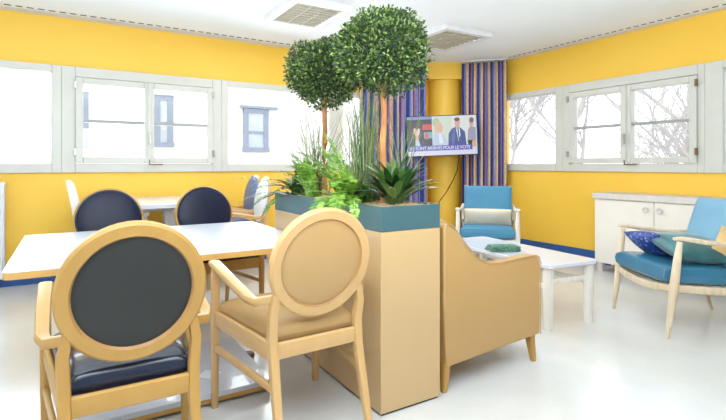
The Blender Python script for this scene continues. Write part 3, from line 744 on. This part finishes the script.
# ------------------------------------------------------------ wooden easy chairs (local: facing +y)
def easy(label, loc, rz, wood, seatm, backm, posts, group, w=.35, by=-.25):
    t = thing('easy_chair', label, 'armchair', (*loc,0), rz, group); wd = M[wood]
    for s in (-1,1):
        MB().tube([(s*w,.40,0),(s*(w+.004),.378,.15),(s*(w+.006),.352,.36),(s*(w+.008),.33,.55),(s*(w+.01),.315,.67)], [.013,.021,.030,.025,.018], 14).build('leg', wd, t)
        MB().tube([(s*(w-.03),-.40,0),(s*(w-.025),-.35,.16),(s*(w-.02),-.30,.34),(s*(w-.015),-.33,.50),(s*(w-.01),-.40,.68)], [.012,.018,.024,.022,.018], 14).build('leg', wd, t)
        MB().sweep([(s*(w+.008),.355,.690),(s*(w+.014),.30,.692),(s*(w+.018),.18,.672),(s*(w+.014),.0,.65),(s*(w+.006),-.2,.645),(s*(w-.004),-.34,.662),(s*(w-.01),-.43,.69)], [(.034,.022),(.056,.030),(.060,.034),(.052,.032),(.044,.030),(.036,.030),(.028,.026)], p=3).build('armrest', wd, t)
        MB().sweep([(s*(w-.01),.36,.345),(s*(w-.012),.05,.322),(s*(w-.02),-.31,.31)], (.026,.055)).build('seat_rail', wd, t)
        if posts:
            MB().sweep([(s*(w-.045),-.20,.33),(s*(w-.045),-.30,.60),(s*(w-.045),-.40,.93)], [(.035,.045),(.035,.05),(.035,.035)], up=(0,1,0)).build('back_post', wd, t)
    MB().sweep([(-w+.01,.365,.345),(-w*.5,.385,.322),(0,.39,.315),(w*.5,.385,.322),(w-.01,.365,.345)], (.028,.055)).build('seat_rail', wd, t)
    MB().sweep([(-w+.02,-.31,.32),(w-.02,-.31,.32)], (.028,.05)).build('seat_rail', wd, t)
    m = MB()
    for i in range(9):
        y = .32-.075*i; m.sweep([(-w+.02,y,.345),(0,y,.335),(w-.02,y,.345)], (.045,.006))
    m.build('seat_webbing', M['cream_fabric'], t)
    m = MB().sweep([(-w+.04,-.405,.86),(w-.04,-.405,.86)], (.03,.06)); m.build('back_rail', wd, t)
    MB().cushion((0,.055,.415),(2*w-.045,.70,.135),box=2,pinch=0,e=.22,nx=18,ny=18,rot=(R(3),0,0)).build('seat', M[seatm], t)
    MB().cushion((0,by+.02,.672),(2*w-.06,.54,.115),box=2,pinch=0,e=.25,nx=16,ny=16,rot=(R(-72+180),0,0)).build('backrest', M[backm], t)
    return t
G3 = 'wooden framed easy chairs around the coffee table'
loc = W(2.50, 3.67)
easy('bleached beech easy chair with blue cushions at the right edge, in front of the sideboard', loc, R(58.5), 'wood_grey', 'teal_v', 'teal_back', False, G3)
loc2 = W(1.50, 5.78)
e2 = easy('white framed easy chair with azure back beside the striped curtain', loc2, R(133.5), 'wood_white', 'blue_back', 'blue_back', True, G3, w=.32, by=-.30)
def at_chair(loc, rz, x, y): c, s = math.cos(rz), math.sin(rz); return (loc[0]+x*c-y*s, loc[1]+x*s+y*c)
p = at_chair(loc2, R(133.5), 0, -.06)
cu = MB().cushion((0,0,0),(.56,.22,.12),pinch=.02,e=.3,rot=(R(65),0,0)).build('cushion', M['cream_fabric']); cu.location = (*p,.565); cu.rotation_euler = (0,0,R(133.5))
tag(cu, 'cream lumbar cushion on the white framed easy chair', 'cushion')
cu = MB().cushion((0,0,0),(.32,.32,.15),pinch=.05,e=.5).build('cushion', M['pattern']); cu.location = (*W(2.30,3.80),.575); cu.rotation_euler = (R(-4),R(34),R(-16))
tag(cu, 'dark blue patterned cushion on the seat of the beech easy chair', 'cushion')
cu = MB().cushion((0,0,0),(.50,.40,.19),pinch=.06,e=.5).build('cushion', M['teal_green']); cu.location = (*W(2.45,3.58),.585); cu.rotation_euler = (R(14),R(6),-TH+R(4))
tag(cu, 'teal green satin cushion on the seat of the beech easy chair', 'cushion')
cu = MB().cushion((0,0,0),(.26,.24,.10),pinch=.06,e=.5).build('cushion', M['tan_fabric']); cu.location = (*W(2.66,3.46),.60); cu.rotation_euler = (R(60),R(40),-TH+R(-10))
tag(cu, 'small tan cushion leaning behind the teal one on the beech easy chair', 'cushion')

# ------------------------------------------------------------ sideboard
SX0, SX1 = 5.10, XR-.03
sb = thing('sideboard', 'long cream sideboard with grey beige top under the right window', 'sideboard', (SX0,3.28,0))
Lb = 2.6
MB().b2(.018,SX1-SX0,-Lb,0,.10,.82).build('carcass', M['cab'], sb, bevel=.002)
MB().b2(-.025,SX1-SX0,-Lb-.01,.015,.822,.885).build('worktop', M['cab_top'], sb, bevel=.004)
for k in range(4):
    d = MB().b2(0,.017,-.65*(k+1)+.004,-.65*k-.004,.105,.815).build('door', M['cab'], sb, bevel=.002)
    ky = -.65*(k+1)+.075 if k % 2 == 0 else -.65*k-.06
    MB().lathe([(.010,0),(.010,.010),(.030,.014),(.032,.022),(.024,.028),(.018,.024)],(0,0,0),20).rotate((0,R(-90),0),(0,ky,.735)).build('knob', M['cab_top'], d)
for y in (-.05,-1.3,-2.55):
    for x in (.05,SX1-SX0-.06):
        MB().box((x,y,.05),(.06,.06,.10)).build('foot', M['cab_top'], sb, bevel=.004)

# ------------------------------------------------------------ light
w = bpy.data.worlds.new('sky'); bpy.context.scene.world = w; w.use_nodes = True
bg = w.node_tree.nodes['Background']; bg.inputs[0].default_value = (.93,.965,1,1); bg.inputs[1].default_value = 2.6
def area(name, loc, size, power, col=(1,1,1), rot=(0,0,0)):
    l = bpy.data.lights.new(name,'AREA'); l.shape = 'RECTANGLE'; l.size, l.size_y = size; l.energy = power; l.color = col
    o = bpy.data.objects.new(name,l); C.objects.link(o); o.location = loc; o.rotation_euler = rot; return o
area('ceiling_lamp_and_fill', (2.0,4.4,2.66), (.5,.6), 26, (.93,.97,1))
area('ceiling_lamp_and_fill', (3.86,4.4,2.66), (.5,.6), 26, (.93,.97,1))
area('ceiling_lamp_and_fill', (1.0,2.6,2.71), (4.0,2.6), 22, (.90,.96,1))  # broad fill panel added under the ceiling, with no fitting of its own
area('bounce_fill', (.1,-.1,1.72), (3.2,1.4), 330, (.84,.93,1), (R(152),0,R(-32)))  # unseen upward fill, added above the frame to brighten ceiling and walls
area('window_light', (1.1,YB+.5,1.9), (5.4,1.3), 270, (.84,.93,1), (R(-80),0,0))
area('window_light', (XR+.5,3.0,1.9), (1.3,4.0), 10, (.92,.96,1), (0,R(80),0))

# ------------------------------------------------------------ camera
cam = bpy.data.cameras.new('camera'); co = bpy.data.objects.new('camera', cam); C.objects.link(co)
co.location = (0,0,1.2); co.rotation_euler = (R(90),0,-TH)
cam.sensor_width = 36; cam.lens = 480/726*36; cam.shift_y = -45/726; cam.clip_start = .05
bpy.context.scene.camera = co
sc = bpy.context.scene
sc.view_settings.view_transform = 'Standard'; sc.view_settings.look = 'None'; sc.view_settings.exposure = -.24; sc.view_settings.gamma = 1.07
